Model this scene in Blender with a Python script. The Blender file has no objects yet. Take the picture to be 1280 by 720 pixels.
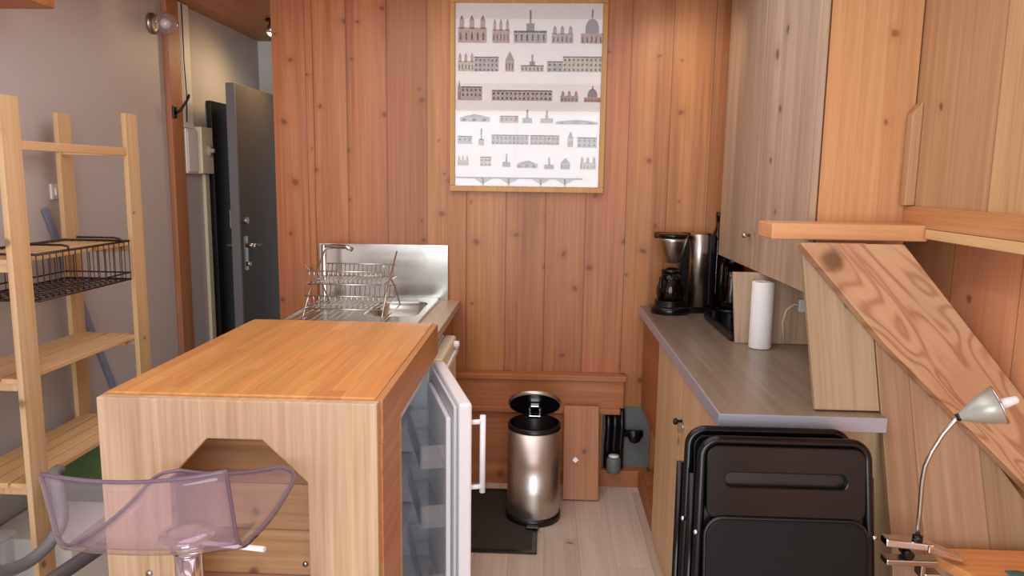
import bpy, bmesh, math, random
from mathutils import Vector, Matrix
from math import radians, sin, cos, pi, tan, sqrt
random.seed(7)
S = bpy.context.scene
COL = S.collection
def c(r, g, b):
    f = lambda v: (v/255/12.92) if v/255 <= .04045 else ((v/255+.055)/1.055)**2.4
    return (f(r), f(g), f(b), 1)

# ------------------------------------------------------------------ camera
cd = bpy.data.cameras.new('camera'); cam = bpy.data.objects.new('camera', cd); COL.objects.link(cam)
yaw, pitch, roll = radians(2.34), radians(8.48), radians(.8)
fw = Vector((-sin(yaw)*cos(pitch), cos(yaw)*cos(pitch), -sin(pitch)))
rt0 = Vector((cos(yaw), sin(yaw), 0)); up0 = rt0.cross(fw)
rt = rt0*cos(roll)+up0*sin(roll); up = -rt0*sin(roll)+up0*cos(roll)
cam.matrix_world = Matrix(((rt.x, up.x, -fw.x, 0), (rt.y, up.y, -fw.y, 0), (rt.z, up.z, -fw.z, 1.54), (0, 0, 0, 1)))
cd.sensor_width = 36; cd.lens = 930/1280*36; cd.clip_start = .02
S.camera = cam
S.view_settings.view_transform = 'Standard'; S.view_settings.look = 'None'
S.view_settings.exposure = -0.5; S.view_settings.gamma = 1; S.view_settings.use_curve_mapping = False

# ------------------------------------------------------------------ light
W = bpy.data.worlds.new('daylight'); S.world = W; W.use_nodes = True
W.node_tree.nodes['Background'].inputs[0].default_value = (.82, .9, 1, 1)
W.node_tree.nodes['Background'].inputs[1].default_value = 1.6
def area(name, loc, target, sx, sy, power, col):
    l = bpy.data.lights.new(name, 'AREA'); l.shape = 'RECTANGLE'; l.size = sx; l.size_y = sy; l.energy = power; l.color = col
    o = bpy.data.objects.new(name, l); COL.objects.link(o); o.location = loc
    o.rotation_euler = (Vector(target)-Vector(loc)).to_track_quat('-Z', 'Y').to_euler(); return o
def spot(name, loc, target, power, angle, col, blend=.6, r=.03):
    l = bpy.data.lights.new(name, 'SPOT'); l.energy = power; l.spot_size = radians(angle); l.spot_blend = blend
    l.color = col; l.shadow_soft_size = r
    o = bpy.data.objects.new(name, l); COL.objects.link(o); o.location = loc
    o.rotation_euler = (Vector(target)-Vector(loc)).to_track_quat('-Z', 'Y').to_euler(); return o
area('window_daylight', (-.35, -1.62, 1.35), (-.35, 3, 1.25), 2.5, 1.9, 105, (.88, .94, 1))
area('added_ambient_fill', (-.35, 1.7, 2.385), (-.35, 1.7, 0), 2.0, 2.8, 42, (.95, .97, 1))  # unseen soft fill added below the ceiling to lift the ambient light
WARM = (1, .72, .46)
spot('ceiling_spot_counter', (.60, 3.05, 2.33), (.66, 3.66, 1.85), 13, 85, WARM, 1)
spot('ceiling_spot_cabinet', (-.2, 1.3, 2.33), (1.1, 2.2, 1.45), 20, 70, WARM, 1)
spot('ceiling_spot_island', (-.55, 2.2, 2.33), (-.65, 2.3, 1), 11, 120, WARM, 1)
spot('ceiling_spot_poster', (-.6, 2.6, 2.33), (-.75, 3.66, 1.5), 7, 120, WARM, 1)
spot('ceiling_spot_corridor', (-1.45, 4.35, 2.25), (-1.9, 4.1, 1.2), 18, 165, (1, .72, .38), 1, .06)
spot('ceiling_spot_left', (-1.55, 3.15, 2.33), (-1.9, 3.38, 2.2), 1.2, 55, (1, .7, .4), 1)

# ------------------------------------------------------------------ materials
def new_mat(name):
    m = bpy.data.materials.new(name); m.use_nodes = True
    nt = m.node_tree; return m, nt, nt.nodes['Principled BSDF']
def nd(nt, t, **kw):
    n = nt.nodes.new(t)
    for k, v in kw.items(): setattr(n, k, v)
    return n
def mth(nt, op, a, b=None, clamp=False):
    n = nd(nt, 'ShaderNodeMath', operation=op, use_clamp=clamp)
    for i, v in enumerate((a, b)):
        if v is None: continue
        if isinstance(v, (int, float)): n.inputs[i].default_value = v
        else: nt.links.new(v, n.inputs[i])
    return n.outputs[0]
def mixc(nt, f, a, b, mode='MIX'):
    n = nd(nt, 'ShaderNodeMix', data_type='RGBA', blend_type=mode)
    for i, v in ((0, f), (6, a), (7, b)):
        if isinstance(v, (int, float, tuple)): n.inputs[i].default_value = v
        else: nt.links.new(v, n.inputs[i])
    return n.outputs[2]
def plain(name, col, rough=.5, metal=0., var=.06, scale=20, bump=0., coat=0.):
    m, nt, b = new_mat(name)
    tc = nd(nt, 'ShaderNodeTexCoord'); n = nd(nt, 'ShaderNodeTexNoise'); n.inputs['Scale'].default_value = scale; n.inputs['Detail'].default_value = 3
    nt.links.new(tc.outputs['Object'], n.inputs['Vector'])
    dk = tuple(v*(1-var) for v in col[:3])+(1,); lt = tuple(min(1, v*(1+var)) for v in col[:3])+(1,)
    nt.links.new(mixc(nt, n.outputs[0], dk, lt), b.inputs['Base Color'])
    b.inputs['Roughness'].default_value = rough; b.inputs['Metallic'].default_value = metal; b.inputs['Coat Weight'].default_value = coat
    if bump:
        bp = nd(nt, 'ShaderNodeBump'); bp.inputs['Strength'].default_value = bump; bp.inputs['Distance'].default_value = .002
        nt.links.new(n.outputs[0], bp.inputs['Height']); nt.links.new(bp.outputs[0], b.inputs['Normal'])
    return m
def brushed(name, col, rough=.3, axis=2):
    m, nt, b = new_mat(name); tc = nd(nt, 'ShaderNodeTexCoord'); mp = nd(nt, 'ShaderNodeMapping')
    s = [160, 160, 160]; s[axis] = 3; mp.inputs['Scale'].default_value = s
    n = nd(nt, 'ShaderNodeTexNoise'); n.inputs['Scale'].default_value = 1; n.inputs['Detail'].default_value = 3
    nt.links.new(tc.outputs['Object'], mp.inputs['Vector']); nt.links.new(mp.outputs[0], n.inputs['Vector'])
    b.inputs['Base Color'].default_value = col; b.inputs['Metallic'].default_value = 1
    r = mth(nt, 'MULTIPLY_ADD', n.outputs[0], .08); nt.nodes[-1].inputs[2].default_value = rough-.04
    nt.links.new(r, b.inputs['Roughness']); return m
def wood(name, c1, c2, grain=2, plank=None, width=.195, off=0., seam=.004, seamdark=.5, kden=.35, kscale=5., kcol=None, krad=.075,
         var=.16, fine=1., figure=0., rough=.5, contrast=1.5, plank2=None, width2=.9, coat=0., rot=None, flat=None):
    m, nt, b = new_mat(name); L = nt.links.new
    tc = nd(nt, 'ShaderNodeTexCoord'); sp = nd(nt, 'ShaderNodeSeparateXYZ'); L(tc.outputs['Object'], sp.inputs[0])
    vec = tc.outputs['Object']; idv = None; seamf = None
    if plank is not None:
        t = mth(nt, 'DIVIDE', mth(nt, 'SUBTRACT', sp.outputs[plank], off), width)
        idx = mth(nt, 'FLOOR', t); fr = mth(nt, 'FRACT', t)
        idv = idx
        e = mth(nt, 'MULTIPLY', mth(nt, 'MINIMUM', fr, mth(nt, 'SUBTRACT', 1., fr)), width)
        if plank2 is not None:
            wn0 = nd(nt, 'ShaderNodeTexWhiteNoise', noise_dimensions='1D'); L(idx, wn0.inputs['W'])
            t2 = mth(nt, 'ADD', mth(nt, 'DIVIDE', sp.outputs[plank2], width2), mth(nt, 'MULTIPLY', wn0.outputs[0], 7.3))
            fr2 = mth(nt, 'FRACT', t2); idv = mth(nt, 'ADD', idx, mth(nt, 'MULTIPLY', mth(nt, 'FLOOR', t2), 17.31))
            e2 = mth(nt, 'MULTIPLY', mth(nt, 'MINIMUM', fr2, mth(nt, 'SUBTRACT', 1., fr2)), width2)
            e = mth(nt, 'MINIMUM', e, e2)
        mr = nd(nt, 'ShaderNodeMapRange', interpolation_type='SMOOTHSTEP'); L(e, mr.inputs[0])
        mr.inputs[1].default_value = seam*.25; mr.inputs[2].default_value = seam; mr.inputs[3].default_value = 1; mr.inputs[4].default_value = 0
        seamf = mr.outputs[0]
        wn = nd(nt, 'ShaderNodeTexWhiteNoise', noise_dimensions='1D'); L(idv, wn.inputs['W'])
        sc = nd(nt, 'ShaderNodeVectorMath', operation='SCALE'); L(wn.outputs[1], sc.inputs[0]); sc.inputs[3].default_value = 9
        ad = nd(nt, 'ShaderNodeVectorMath', operation='ADD'); L(vec, ad.inputs[0]); L(sc.outputs[0], ad.inputs[1]); vec = ad.outputs[0]
    if rot is not None:
        rm = nd(nt, 'ShaderNodeMapping'); rm.inputs['Rotation'].default_value = rot; L(vec, rm.inputs['Vector']); vec = rm.outputs[0]
    def mapped(a, g):
        mp = nd(nt, 'ShaderNodeMapping'); s = [a, a, a]; s[grain] = g
        if flat is not None: s[flat] = g*.2
        mp.inputs['Scale'].default_value = s; L(vec, mp.inputs['Vector']); return mp.outputs[0]
    def noise(v, detail=4, dist=0., rough_=.6):
        n = nd(nt, 'ShaderNodeTexNoise'); n.inputs['Scale'].default_value = 1; n.inputs['Detail'].default_value = detail
        n.inputs['Distortion'].default_value = dist; n.inputs['Roughness'].default_value = rough_; L(v, n.inputs['Vector']); return n.outputs[0]
    g1 = noise(mapped(70*fine, 1.6*fine), 5, .3)
    g2 = noise(mapped(9*fine, .5*fine), 3, .8)
    fac = mth(nt, 'ADD', mth(nt, 'MULTIPLY', g1, .5), mth(nt, 'MULTIPLY', g2, .5))
    if figure:
        g3 = noise(mapped(6, 1.3), 2, 1.2)
        ring = mth(nt, 'ADD', mth(nt, 'MULTIPLY', mth(nt, 'SINE', mth(nt, 'MULTIPLY', g3, 75.)), .5), .5)
        ring = mth(nt, 'POWER', ring, 3.)
        fac = mth(nt, 'ADD', mth(nt, 'MULTIPLY', fac, 1-figure*.4), mth(nt, 'MULTIPLY', ring, figure*.4))
    mr = nd(nt, 'ShaderNodeMapRange'); L(fac, mr.inputs[0]); mr.inputs[1].default_value = .5-.22/contrast; mr.inputs[2].default_value = .5+.22/contrast
    col = mixc(nt, mr.outputs[0], c1, c2)
    if kden > 0:
        v = nd(nt, 'ShaderNodeTexVoronoi', voronoi_dimensions='2D'); v.inputs['Scale'].default_value = kscale
        nz = nd(nt, 'ShaderNodeTexNoise'); nz.inputs['Scale'].default_value = 14; L(vec, nz.inputs['Vector'])
        w = nd(nt, 'ShaderNodeMix', data_type='VECTOR'); w.inputs[0].default_value = .03; L(vec, w.inputs[4]); L(nz.outputs[1], w.inputs[5]); 
        s3 = nd(nt, 'ShaderNodeSeparateXYZ'); L(w.outputs[1], s3.inputs[0]); cb3 = nd(nt, 'ShaderNodeCombineXYZ'); oth = [k for k in range(3) if k != grain]
        ac = mth(nt, 'ADD', s3.outputs[oth[0]], s3.outputs[oth[1]]) if flat is None else s3.outputs[[k for k in oth if k != flat][0]]
        L(ac, cb3.inputs[0]); L(s3.outputs[grain], cb3.inputs[1]); L(cb3.outputs[0], v.inputs['Vector'])
        sx = nd(nt, 'ShaderNodeSeparateColor'); L(v.outputs['Color'], sx.inputs[0])
        on = mth(nt, 'LESS_THAN', sx.outputs[0], kden)
        kd = mth(nt, 'DIVIDE', v.outputs['Distance'], mth(nt, 'ADD', .45, mth(nt, 'MULTIPLY', sx.outputs[1], .9)))
        mk = nd(nt, 'ShaderNodeMapRange', interpolation_type='SMOOTHSTEP'); L(kd, mk.inputs[0])
        mk.inputs[1].default_value = krad*.35; mk.inputs[2].default_value = krad*1.25; mk.inputs[3].default_value = .85; mk.inputs[4].default_value = 0
        mh = nd(nt, 'ShaderNodeMapRange', interpolation_type='SMOOTHSTEP'); L(kd, mh.inputs[0])
        mh.inputs[1].default_value = krad; mh.inputs[2].default_value = krad*3.4; mh.inputs[3].default_value = .35; mh.inputs[4].default_value = 0
        kc = kcol or tuple(x*.35 for x in c2[:3])+(1,)
        col = mixc(nt, mth(nt, 'MULTIPLY', mh.outputs[0], on), col, c2)
        col = mixc(nt, mth(nt, 'MULTIPLY', mk.outputs[0], on), col, kc)
    if idv is not None:
        wv = nd(nt, 'ShaderNodeTexWhiteNoise', noise_dimensions='1D'); L(mth(nt, 'ADD', idv, 3.7), wv.inputs['W'])
        hs = nd(nt, 'ShaderNodeHueSaturation'); L(col, hs.inputs['Color'])
        va = nd(nt, 'ShaderNodeMapRange'); L(wv.outputs[0], va.inputs[0]); va.inputs[3].default_value = 1-var; va.inputs[4].default_value = 1+var*.7
        L(va.outputs[0], hs.inputs['Value'])
        s2 = nd(nt, 'ShaderNodeSeparateColor'); L(wv.outputs[1], s2.inputs[0])
        hv = nd(nt, 'ShaderNodeMapRange'); L(s2.outputs[1], hv.inputs[0]); hv.inputs[3].default_value = .5-.04*var; hv.inputs[4].default_value = .5+.05*var; L(hv.outputs[0], hs.inputs['Hue'])
        col = mixc(nt, mth(nt, 'MULTIPLY', seamf, seamdark), hs.outputs[0], tuple(x*.25 for x in c2[:3])+(1,))
    L(col, b.inputs['Base Color']); b.inputs['Roughness'].default_value = rough; b.inputs['Coat Weight'].default_value = coat
    bp = nd(nt, 'ShaderNodeBump'); bp.inputs['Strength'].default_value = .25; bp.inputs['Distance'].default_value = .002
    h = g1 if seamf is None else mth(nt, 'SUBTRACT', mth(nt, 'MULTIPLY', g1, .4), mth(nt, 'MULTIPLY', seamf, 1.5))
    L(h, bp.inputs['Height']); L(bp.outputs[0], b.inputs['Normal'])
    return m
def clear(name, tint, refl=1., haze=0., hazecol=(1, 1, 1, 1)):
    m, nt, b = new_mat(name); nt.nodes.remove(b); out = nt.nodes['Material Output']
    t = nd(nt, 'ShaderNodeBsdfTransparent'); t.inputs[0].default_value = tint
    g = nd(nt, 'ShaderNodeBsdfGlossy'); g.inputs['Roughness'].default_value = .03
    ge = nd(nt, 'ShaderNodeNewGeometry'); fz = nd(nt, 'ShaderNodeFresnel')
    io = nd(nt, 'ShaderNodeMapRange'); nt.links.new(ge.outputs['Backfacing'], io.inputs[0]); io.inputs[3].default_value = 1.5; io.inputs[4].default_value = 1/1.5; nt.links.new(io.outputs[0], fz.inputs[0])
    mx = nd(nt, 'ShaderNodeMixShader'); nt.links.new(mth(nt, 'MULTIPLY', fz.outputs[0], refl), mx.inputs[0])
    tr = t.outputs[0]
    if haze:
        df = nd(nt, 'ShaderNodeBsdfDiffuse'); df.inputs[0].default_value = hazecol; m2 = nd(nt, 'ShaderNodeMixShader'); m2.inputs[0].default_value = haze
        nt.links.new(tr, m2.inputs[1]); nt.links.new(df.outputs[0], m2.inputs[2]); tr = m2.outputs[0]
    nt.links.new(tr, mx.inputs[1]); nt.links.new(g.outputs[0], mx.inputs[2]); nt.links.new(mx.outputs[0], out.inputs[0]); return m
def emit(name, col, s):
    m, nt, b = new_mat(name); b.inputs['Emission Color'].default_value = col; b.inputs['Emission Strength'].default_value = s; b.inputs['Base Color'].default_value = col; return m

KN = c(92, 48, 26)
M = {}
M['wall'] = wood('reddish_pine_planks', c(192, 130, 82), c(156, 94, 54), 2, 0, .195, -.964, kden=.5, kscale=6.2, kcol=c(122, 64, 34), krad=.085, rough=.42)
M['redh'] = wood('reddish_pine_board', c(190, 128, 82), c(160, 96, 56), 0, kden=.5, kscale=3.5, kcol=c(120, 62, 34))
M['loose'] = wood('loose_panel_pine', c(188, 128, 86), c(158, 96, 58), 2, flat=1, kden=.6, kscale=5, krad=.11, kcol=c(112, 58, 34))
M['redv'] = wood('reddish_pine_post', c(190, 136, 98), c(160, 104, 70), 2, kden=.4, kscale=3.5, kcol=c(110, 56, 30))
M['ceil'] = wood('ceiling_planks', c(196, 130, 82), c(164, 98, 58), 1, 0, .12, 0, kden=.3)
M['orange'] = wood('orange_pine_planks', c(252, 184, 134), c(234, 156, 108), 2, 1, .34, .02, kden=.15, rough=.4)
M['pale'] = wood('pale_pine', c(212, 186, 152), c(172, 140, 106), 2, kden=.5, kscale=4.5, kcol=c(146, 98, 60), contrast=1.6)
M['paleY'] = wood('pale_pine_side', c(206, 150, 98), c(176, 116, 70), 1, kden=.25, kscale=4)
M['inner'] = wood('pine_inner_boards', c(206, 164, 120), c(172, 124, 82), 0, 2, .14, .10, kden=.4, kscale=4)
M['shelf'] = wood('shelf_pine', c(224, 190, 140), c(198, 158, 106), 1, kden=.3, kscale=5)
M['post'] = wood('post_pine', c(224, 194, 150), c(200, 164, 116), 2, kden=.3, kscale=6)
M['block'] = wood('butcher_block', c(228, 165, 98), c(202, 133, 68), 1, 0, .042, .0, seam=.0012, seamdark=.18, kden=0, var=.10, plank2=1, width2=.42, rough=.35, coat=.15)
M['grey_oak'] = wood('greyed_pine', c(202, 180, 156), c(160, 136, 112), 2, 1, .19, .02, seam=.002, seamdark=.25, kden=.25, kscale=4, var=.1)
M['light_oak'] = wood('light_cabinet_wood', c(218, 188, 150), c(196, 162, 122), 2, kden=.25, kscale=4, var=.1)
M['endpanel'] = wood('golden_pine', c(214, 164, 114), c(186, 130, 82), 2, kden=.45, kscale=6, krad=.075, kcol=c(150, 84, 44))
M['clad'] = wood('pine_cladding', c(208, 168, 126), c(178, 132, 92), 2, 1, .42, 1.93-.42*4, kden=.3, kscale=4, rough=.45)
M['lowclad'] = wood('pine_sloped_boards', c(180, 152, 120), c(146, 116, 86), 2, 0, .17, .955, seam=.003, seamdark=.4, kden=.3, kscale=4, flat=1)
M['figured'] = wood('figured_pine', c(200, 160, 122), c(158, 110, 76), 0, kden=.3, kscale=3.2, krad=.1, figure=.8, contrast=.9, rot=(0, radians(-46), 0), flat=1)
M['plankX'] = wood('golden_board', c(220, 168, 118), c(196, 138, 88), 0, kden=.1)
M['benchwood'] = wood('bench_pine', c(224, 160, 100), c(198, 128, 72), 0, kden=.2)
M['floor'] = wood('pale_oak_floor', c(216, 202, 188), c(194, 176, 160), 1, 0, .145, .03, seam=.002, seamdark=.35, kden=.1, var=.12, plank2=1, width2=1.1, rough=.38)
M['worktop'] = wood('grey_worktop', c(152, 137, 120), c(120, 105, 92), 1, kden=0, rough=.32, fine=.8)
M['lam'] = wood('beige_laminate', c(204, 190, 164), c(182, 166, 140), 1, kden=0)
M['gusset'] = wood('greyed_board', c(180, 160, 132), c(150, 128, 100), 2, kden=.15, kscale=4, flat=1)
M['darkwood'] = wood('brown_board', c(176, 112, 70), c(146, 88, 52), 1, kden=.2)
M['frame'] = wood('golden_frame', c(206, 158, 92), c(180, 128, 66), 2, kden=0, rough=.4)
M['plaster'] = plain('lilac_grey_plaster', c(198, 191, 190), .5, var=.03, scale=3, bump=.1)
M['white'] = plain('white_paint', c(236, 234, 230), .4, var=.02)
M['whiteplastic'] = plain('white_enamel', c(246, 249, 254), .28, var=.01)
M['cream'] = plain('cream_plastic', c(232, 222, 196), .4, var=.02)
M['greyint'] = plain('fridge_liner', c(214, 218, 226), .35, var=.03)
M['black'] = plain('black_plastic', c(16, 16, 18), .32, var=.1)
M['blackmat'] = plain('black_vinyl', c(9, 10, 13), .6, var=.2, scale=60, bump=.2)
M['blackgloss'] = plain('black_gloss', c(12, 13, 16), .2, var=.1)
for k_ in ('blackmat', 'blackgloss'): M[k_].node_tree.nodes['Principled BSDF'].inputs['Specular IOR Level'].default_value = .28 if k_ == 'blackmat' else .38
M['rubber'] = plain('mat_rubber', c(52, 47, 42), .8, var=.3, scale=70, bump=.5)
M['darkdoor'] = plain('dark_door_paint', c(92, 80, 75), .6, var=.05)
M['dooredge'] = plain('door_edge_grey', c(120, 118, 122), .5, var=.03)
M['blackdoor_darkhall'] = plain('black_door_paint_and_hall_dark', c(20, 20, 22), .5, var=.1)  # real black door, and painted-in darkness on the hallway wall
M['chrome'] = plain('chrome', c(220, 222, 226), .12, 1., var=.01)
M['wire'] = plain('wire_chrome', c(214, 212, 208), .25, 1., var=.02)
M['darkwire'] = plain('dark_wire', c(66, 54, 54), .45, .6, var=.1)
M['steel'] = brushed('brushed_steel', c(190, 184, 176), .3, 2)
M['steelX'] = brushed('brushed_steel_sheet', c(196, 194, 188), .22, 2)
M['binsteel'] = brushed('bin_steel', c(200, 194, 188), .3, 0)
nt_ = M['binsteel'].node_tree; tg_ = nd(nt_, 'ShaderNodeTangent', direction_type='RADIAL', axis='Z'); p_ = nt_.nodes['Principled BSDF']
nt_.links.new(tg_.outputs[0], p_.inputs['Tangent']); p_.inputs['Anisotropic'].default_value = .75
M['alu'] = plain('satin_metal_edge', c(176, 182, 196), .35, .35, var=.03)
M['nickel'] = plain('satin_nickel', c(190, 188, 182), .3, 1., var=.03)
M['hosegrey'] = plain('grey_hose', c(128, 130, 134), .45, var=.1)
M['wand'] = plain('dark_grey_tube', c(96, 94, 96), .45, var=.08)
M['bluegrey'] = plain('blue_grey_metal', c(150, 160, 190), .4, .2, var=.04)
M['green'] = plain('green_cardboard', c(84, 108, 62), .6, var=.2)
M['paper'] = plain('white_paper', c(240, 240, 240), .8, var=.02, scale=60, bump=.15)
M['print'] = plain('poster_paper', c(240, 238, 238), .6, var=.015)
M['ink1'] = plain('grey_ink', c(168, 160, 162), .6, var=.25, scale=120)
M['ink2'] = plain('rose_ink', c(178, 146, 136), .6, var=.25, scale=120)
M['ink3'] = plain('slate_ink', c(134, 126, 134), .6, var=.3, scale=120)
M['ink4'] = plain('sand_ink', c(190, 178, 160), .6, var=.2, scale=120)
M['glass'] = clear('picture_glass', (.97, .97, .97, 1))
M['jug'] = clear('smoked_glass', (.32, .26, .22, 1))
M['bottleglass'] = clear('amber_glass', (.42, .22, .10, 1))
M['acrylic'] = clear('violet_acrylic', (.94, .90, .94, 1), 1.2, .07, c(222, 208, 228))
M['acrylicedge'] = plain('violet_acrylic_edge', c(116, 100, 116), .15, var=.1)
M['bin_box'] = clear('milky_box', (.95, .96, .97, 1), 1.0, .10, c(225, 230, 236))
M['teal'] = plain('teal_cloth', c(70, 122, 112), .8, var=.15, scale=60)
M['meter'] = plain('blue_grey_casing', c(112, 118, 116), .5, var=.15)
M['bulb'] = emit('lit_bulb', (1, .86, .62, 1), 14)
M['globe'] = clear('frosted_globe', (.92, .90, .92, 1), 1.2, .15, c(230, 226, 230))
M['shade'] = plain('silver_lampshade', c(178, 184, 176), .35, .35, var=.03)

# ------------------------------------------------------------------ mesh builder
class MB:
    def __init__(self): self.b = bmesh.new(); self.mi = 0
    def face(self, vs, smooth=False):
        try:
            f = self.b.faces.new(vs); f.material_index = self.mi; f.smooth = smooth; return f
        except ValueError: return None
    def hexa(self, p):          # 8 points: bottom ring 0-3, top ring 4-7
        v = [self.b.verts.new(q) for q in p]
        for q in ((3, 2, 1, 0), (4, 5, 6, 7), (0, 1, 5, 4), (1, 2, 6, 5), (2, 3, 7, 6), (3, 0, 4, 7)): self.face([v[i] for i in q])
        return self
    def box(self, x0, x1, y0, y1, z0, z1):
        return self.hexa([(x0, y0, z0), (x1, y0, z0), (x1, y1, z0), (x0, y1, z0), (x0, y0, z1), (x1, y0, z1), (x1, y1, z1), (x0, y1, z1)])
    def obox(self, ctr, ax, ay, az, hx, hy, hz):
        C, ax, ay, az = Vector(ctr), Vector(ax), Vector(ay), Vector(az)
        return self.hexa([C+ax*sx*hx+ay*sy*hy+az*sz*hz for sz in (-1, 1) for sx, sy in ((-1, -1), (1, -1), (1, 1), (-1, 1))])
    def prism(self, pts, d, smooth=False):     # polygon extruded by vector d
        d = Vector(d); a = [self.b.verts.new(p) for p in pts]; e = [self.b.verts.new(Vector(p)+d) for p in pts]; n = len(pts)
        self.face(a[::-1]); self.face(e)
        for i in range(n): self.face([a[i], a[(i+1) % n], e[(i+1) % n], e[i]], smooth)
        return self
    def ringplate(self, outer, inner, d):      # plate with one hole
        d = Vector(d); n = len(outer)
        o0 = [self.b.verts.new(p) for p in outer]; i0 = [self.b.verts.new(p) for p in inner]
        o1 = [self.b.verts.new(Vector(p)+d) for p in outer]; i1 = [self.b.verts.new(Vector(p)+d) for p in inner]
        for i in range(n):
            j = (i+1) % n
            self.face([o0[i], i0[i], i0[j], o0[j]]); self.face([o1[i], o1[j], i1[j], i1[i]])
            self.face([o0[i], o0[j], o1[j], o1[i]]); self.face([i0[j], i0[i], i1[i], i1[j]])
        return self
    def lathe(self, ctr, prof, seg=32, axis=(0, 0, 1), cap=True, smooth=True):   # prof: (r, h)
        A = Vector(axis).normalized(); U = A.orthogonal().normalized(); V = A.cross(U); C = Vector(ctr); rings = []
        for r, h in prof:
            if r < 1e-6: rings.append([self.b.verts.new(C+A*h)])
            else: rings.append([self.b.verts.new(C+A*h+(U*cos(2*pi*k/seg)+V*sin(2*pi*k/seg))*r) for k in range(seg)])
        for a, e in zip(rings, rings[1:]):
            for k in range(seg):
                j = (k+1) % seg
                if len(a) == 1 and len(e) == 1: continue
                if len(a) == 1: self.face([a[0], e[j], e[k]], smooth)
                elif len(e) == 1: self.face([a[k], a[j], e[0]], smooth)
                else: self.face([a[k], a[j], e[j], e[k]], smooth)
        if cap:
            if len(rings[0]) > 1: self.face(rings[0][::-1])
            if len(rings[-1]) > 1: self.face(rings[-1])
        return self
    def tube(self, pts, r, seg=10, closed=False):
        P = [Vector(p) for p in pts]; n = len(P); rings = []; prev = None
        for i, p in enumerate(P):
            if closed: t = (P[(i+1) % n]-P[i-1])
            else: t = P[min(i+1, n-1)]-P[max(i-1, 0)]
            t.normalize()
            u = t.orthogonal() if prev is None else prev-t*prev.dot(t)
            if u.length < 1e-6: u = t.orthogonal()
            u.normalize(); prev = u; v = t.cross(u); rr = r[i] if isinstance(r, (list, tuple)) else r
            rings.append([self.b.verts.new(p+(u*cos(2*pi*k/seg)+v*sin(2*pi*k/seg))*rr) for k in range(seg)])
        for i in range(n if closed else n-1):
            a, e = rings[i], rings[(i+1) % n]
            for k in range(seg): self.face([a[k], a[(k+1) % seg], e[(k+1) % seg], e[k]], True)
        if not closed: self.face(rings[0][::-1]); self.face(rings[-1])
        return self
    def sphere(self, ctr, r, seg=20, sz=1.):
        return self.lathe(ctr, [(r*sin(pi*i/12), -r*cos(pi*i/12)*sz) for i in range(13)], seg, cap=False)
    def sheet(self, grid, th=0.):              # grid of points -> surface, optional thickness via solidify-like offset
        R, K = len(grid), len(grid[0]); G = [[Vector(p) for p in row] for row in grid]
        def nrm(i, j):
            a = G[min(i+1, R-1)][j]-G[max(i-1, 0)][j]; e = G[i][min(j+1, K-1)]-G[i][max(j-1, 0)]; return a.cross(e).normalized()
        A = [[self.b.verts.new(G[i][j]) for j in range(K)] for i in range(R)]
        B = [[self.b.verts.new(G[i][j]+nrm(i, j)*th) for j in range(K)] for i in range(R)]
        for i in range(R-1):
            for j in range(K-1):
                self.face([A[i][j], A[i][j+1], A[i+1][j+1], A[i+1][j]], True); self.face([B[i][j], B[i+1][j], B[i+1][j+1], B[i][j+1]], True)
        for i in range(R-1):
            for j in (0, K-1): self.face([A[i][j], A[i+1][j], B[i+1][j], B[i][j]])
        for j in range(K-1):
            for i in (0, R-1): self.face([A[i][j], B[i][j], B[i][j+1], A[i][j+1]])
        return self
    def build(self, name, mat, parent=None, bevel=0., loc=None, subs=0):
        root = parent
        while root is not None and root.parent is not None: root = root.parent
        off = Vector(root.location) if root is not None else Vector(loc or (0, 0, 0))
        bmesh.ops.recalc_face_normals(self.b, faces=self.b.faces)
        bmesh.ops.translate(self.b, verts=self.b.verts, vec=-off)
        me = bpy.data.meshes.new(name); self.b.to_mesh(me); self.b.free()
        o = bpy.data.objects.new(name, me); COL.objects.link(o)
        for m in (mat if isinstance(mat, (list, tuple)) else [mat]): me.materials.append(m)
        if parent is not None: o.parent = parent
        else: o.location = off
        if bevel:
            bv = o.modifiers.new('bevel', 'BEVEL'); bv.width = bevel; bv.segments = 2; bv.limit_method = 'ANGLE'; bv.angle_limit = radians(40)
        if subs:
            s = o.modifiers.new('subdivision', 'SUBSURF'); s.levels = subs; s.render_levels = subs
        return o
def thing(name, label, cat, loc, group=None):
    o = bpy.data.objects.new(name, None); COL.objects.link(o); o.location = loc; o.empty_display_size = .05
    o['label'] = label; o['category'] = cat
    if group: o['group'] = group
    return o
def tag(o, label, cat, group=None):
    o['label'] = label; o['category'] = cat
    if group: o['group'] = group
    return o
def struct(o): o['kind'] = 'structure'; return o
def rrect(w, h, r, n=6):                       # rounded rectangle loop, centred, CCW
    pts = []
    for cx, cy, a0 in ((w/2-r, h/2-r, 0), (-w/2+r, h/2-r, pi/2), (-w/2+r, -h/2+r, pi), (w/2-r, -h/2+r, 3*pi/2)):
        for k in range(n+1): a = a0+pi/2*k/n; pts.append((cx+r*cos(a), cy+r*sin(a)))
    return pts

YB = 3.66      # face of the plank wall
XL = -1.90     # left wall
# ------------------------------------------------------------------ setting
struct(MB().box(-2.1, 1.9, -1.8, 6.2, -.1, 0).build('floor', M['floor']))
struct(MB().box(-2.1, 1.9, -1.8, 6.2, 2.4, 2.5).build('ceiling', M['ceil']))
struct(MB().box(XL-.12, XL, -1.8, 6.1, 0, 2.4).build('wall_left', M['plaster']))
b = MB().box(-1.125, 1.75, YB, YB+.10, 0, 2.4); b.box(-1.32, -1.125, YB-.012, YB+.10, 0, 2.4)
struct(b.build('wall_back', M['wall']))
struct(MB().box(1.30, 1.75, -1.7, YB, 0, 2.4).build('wall_right', M['orange']))
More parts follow.
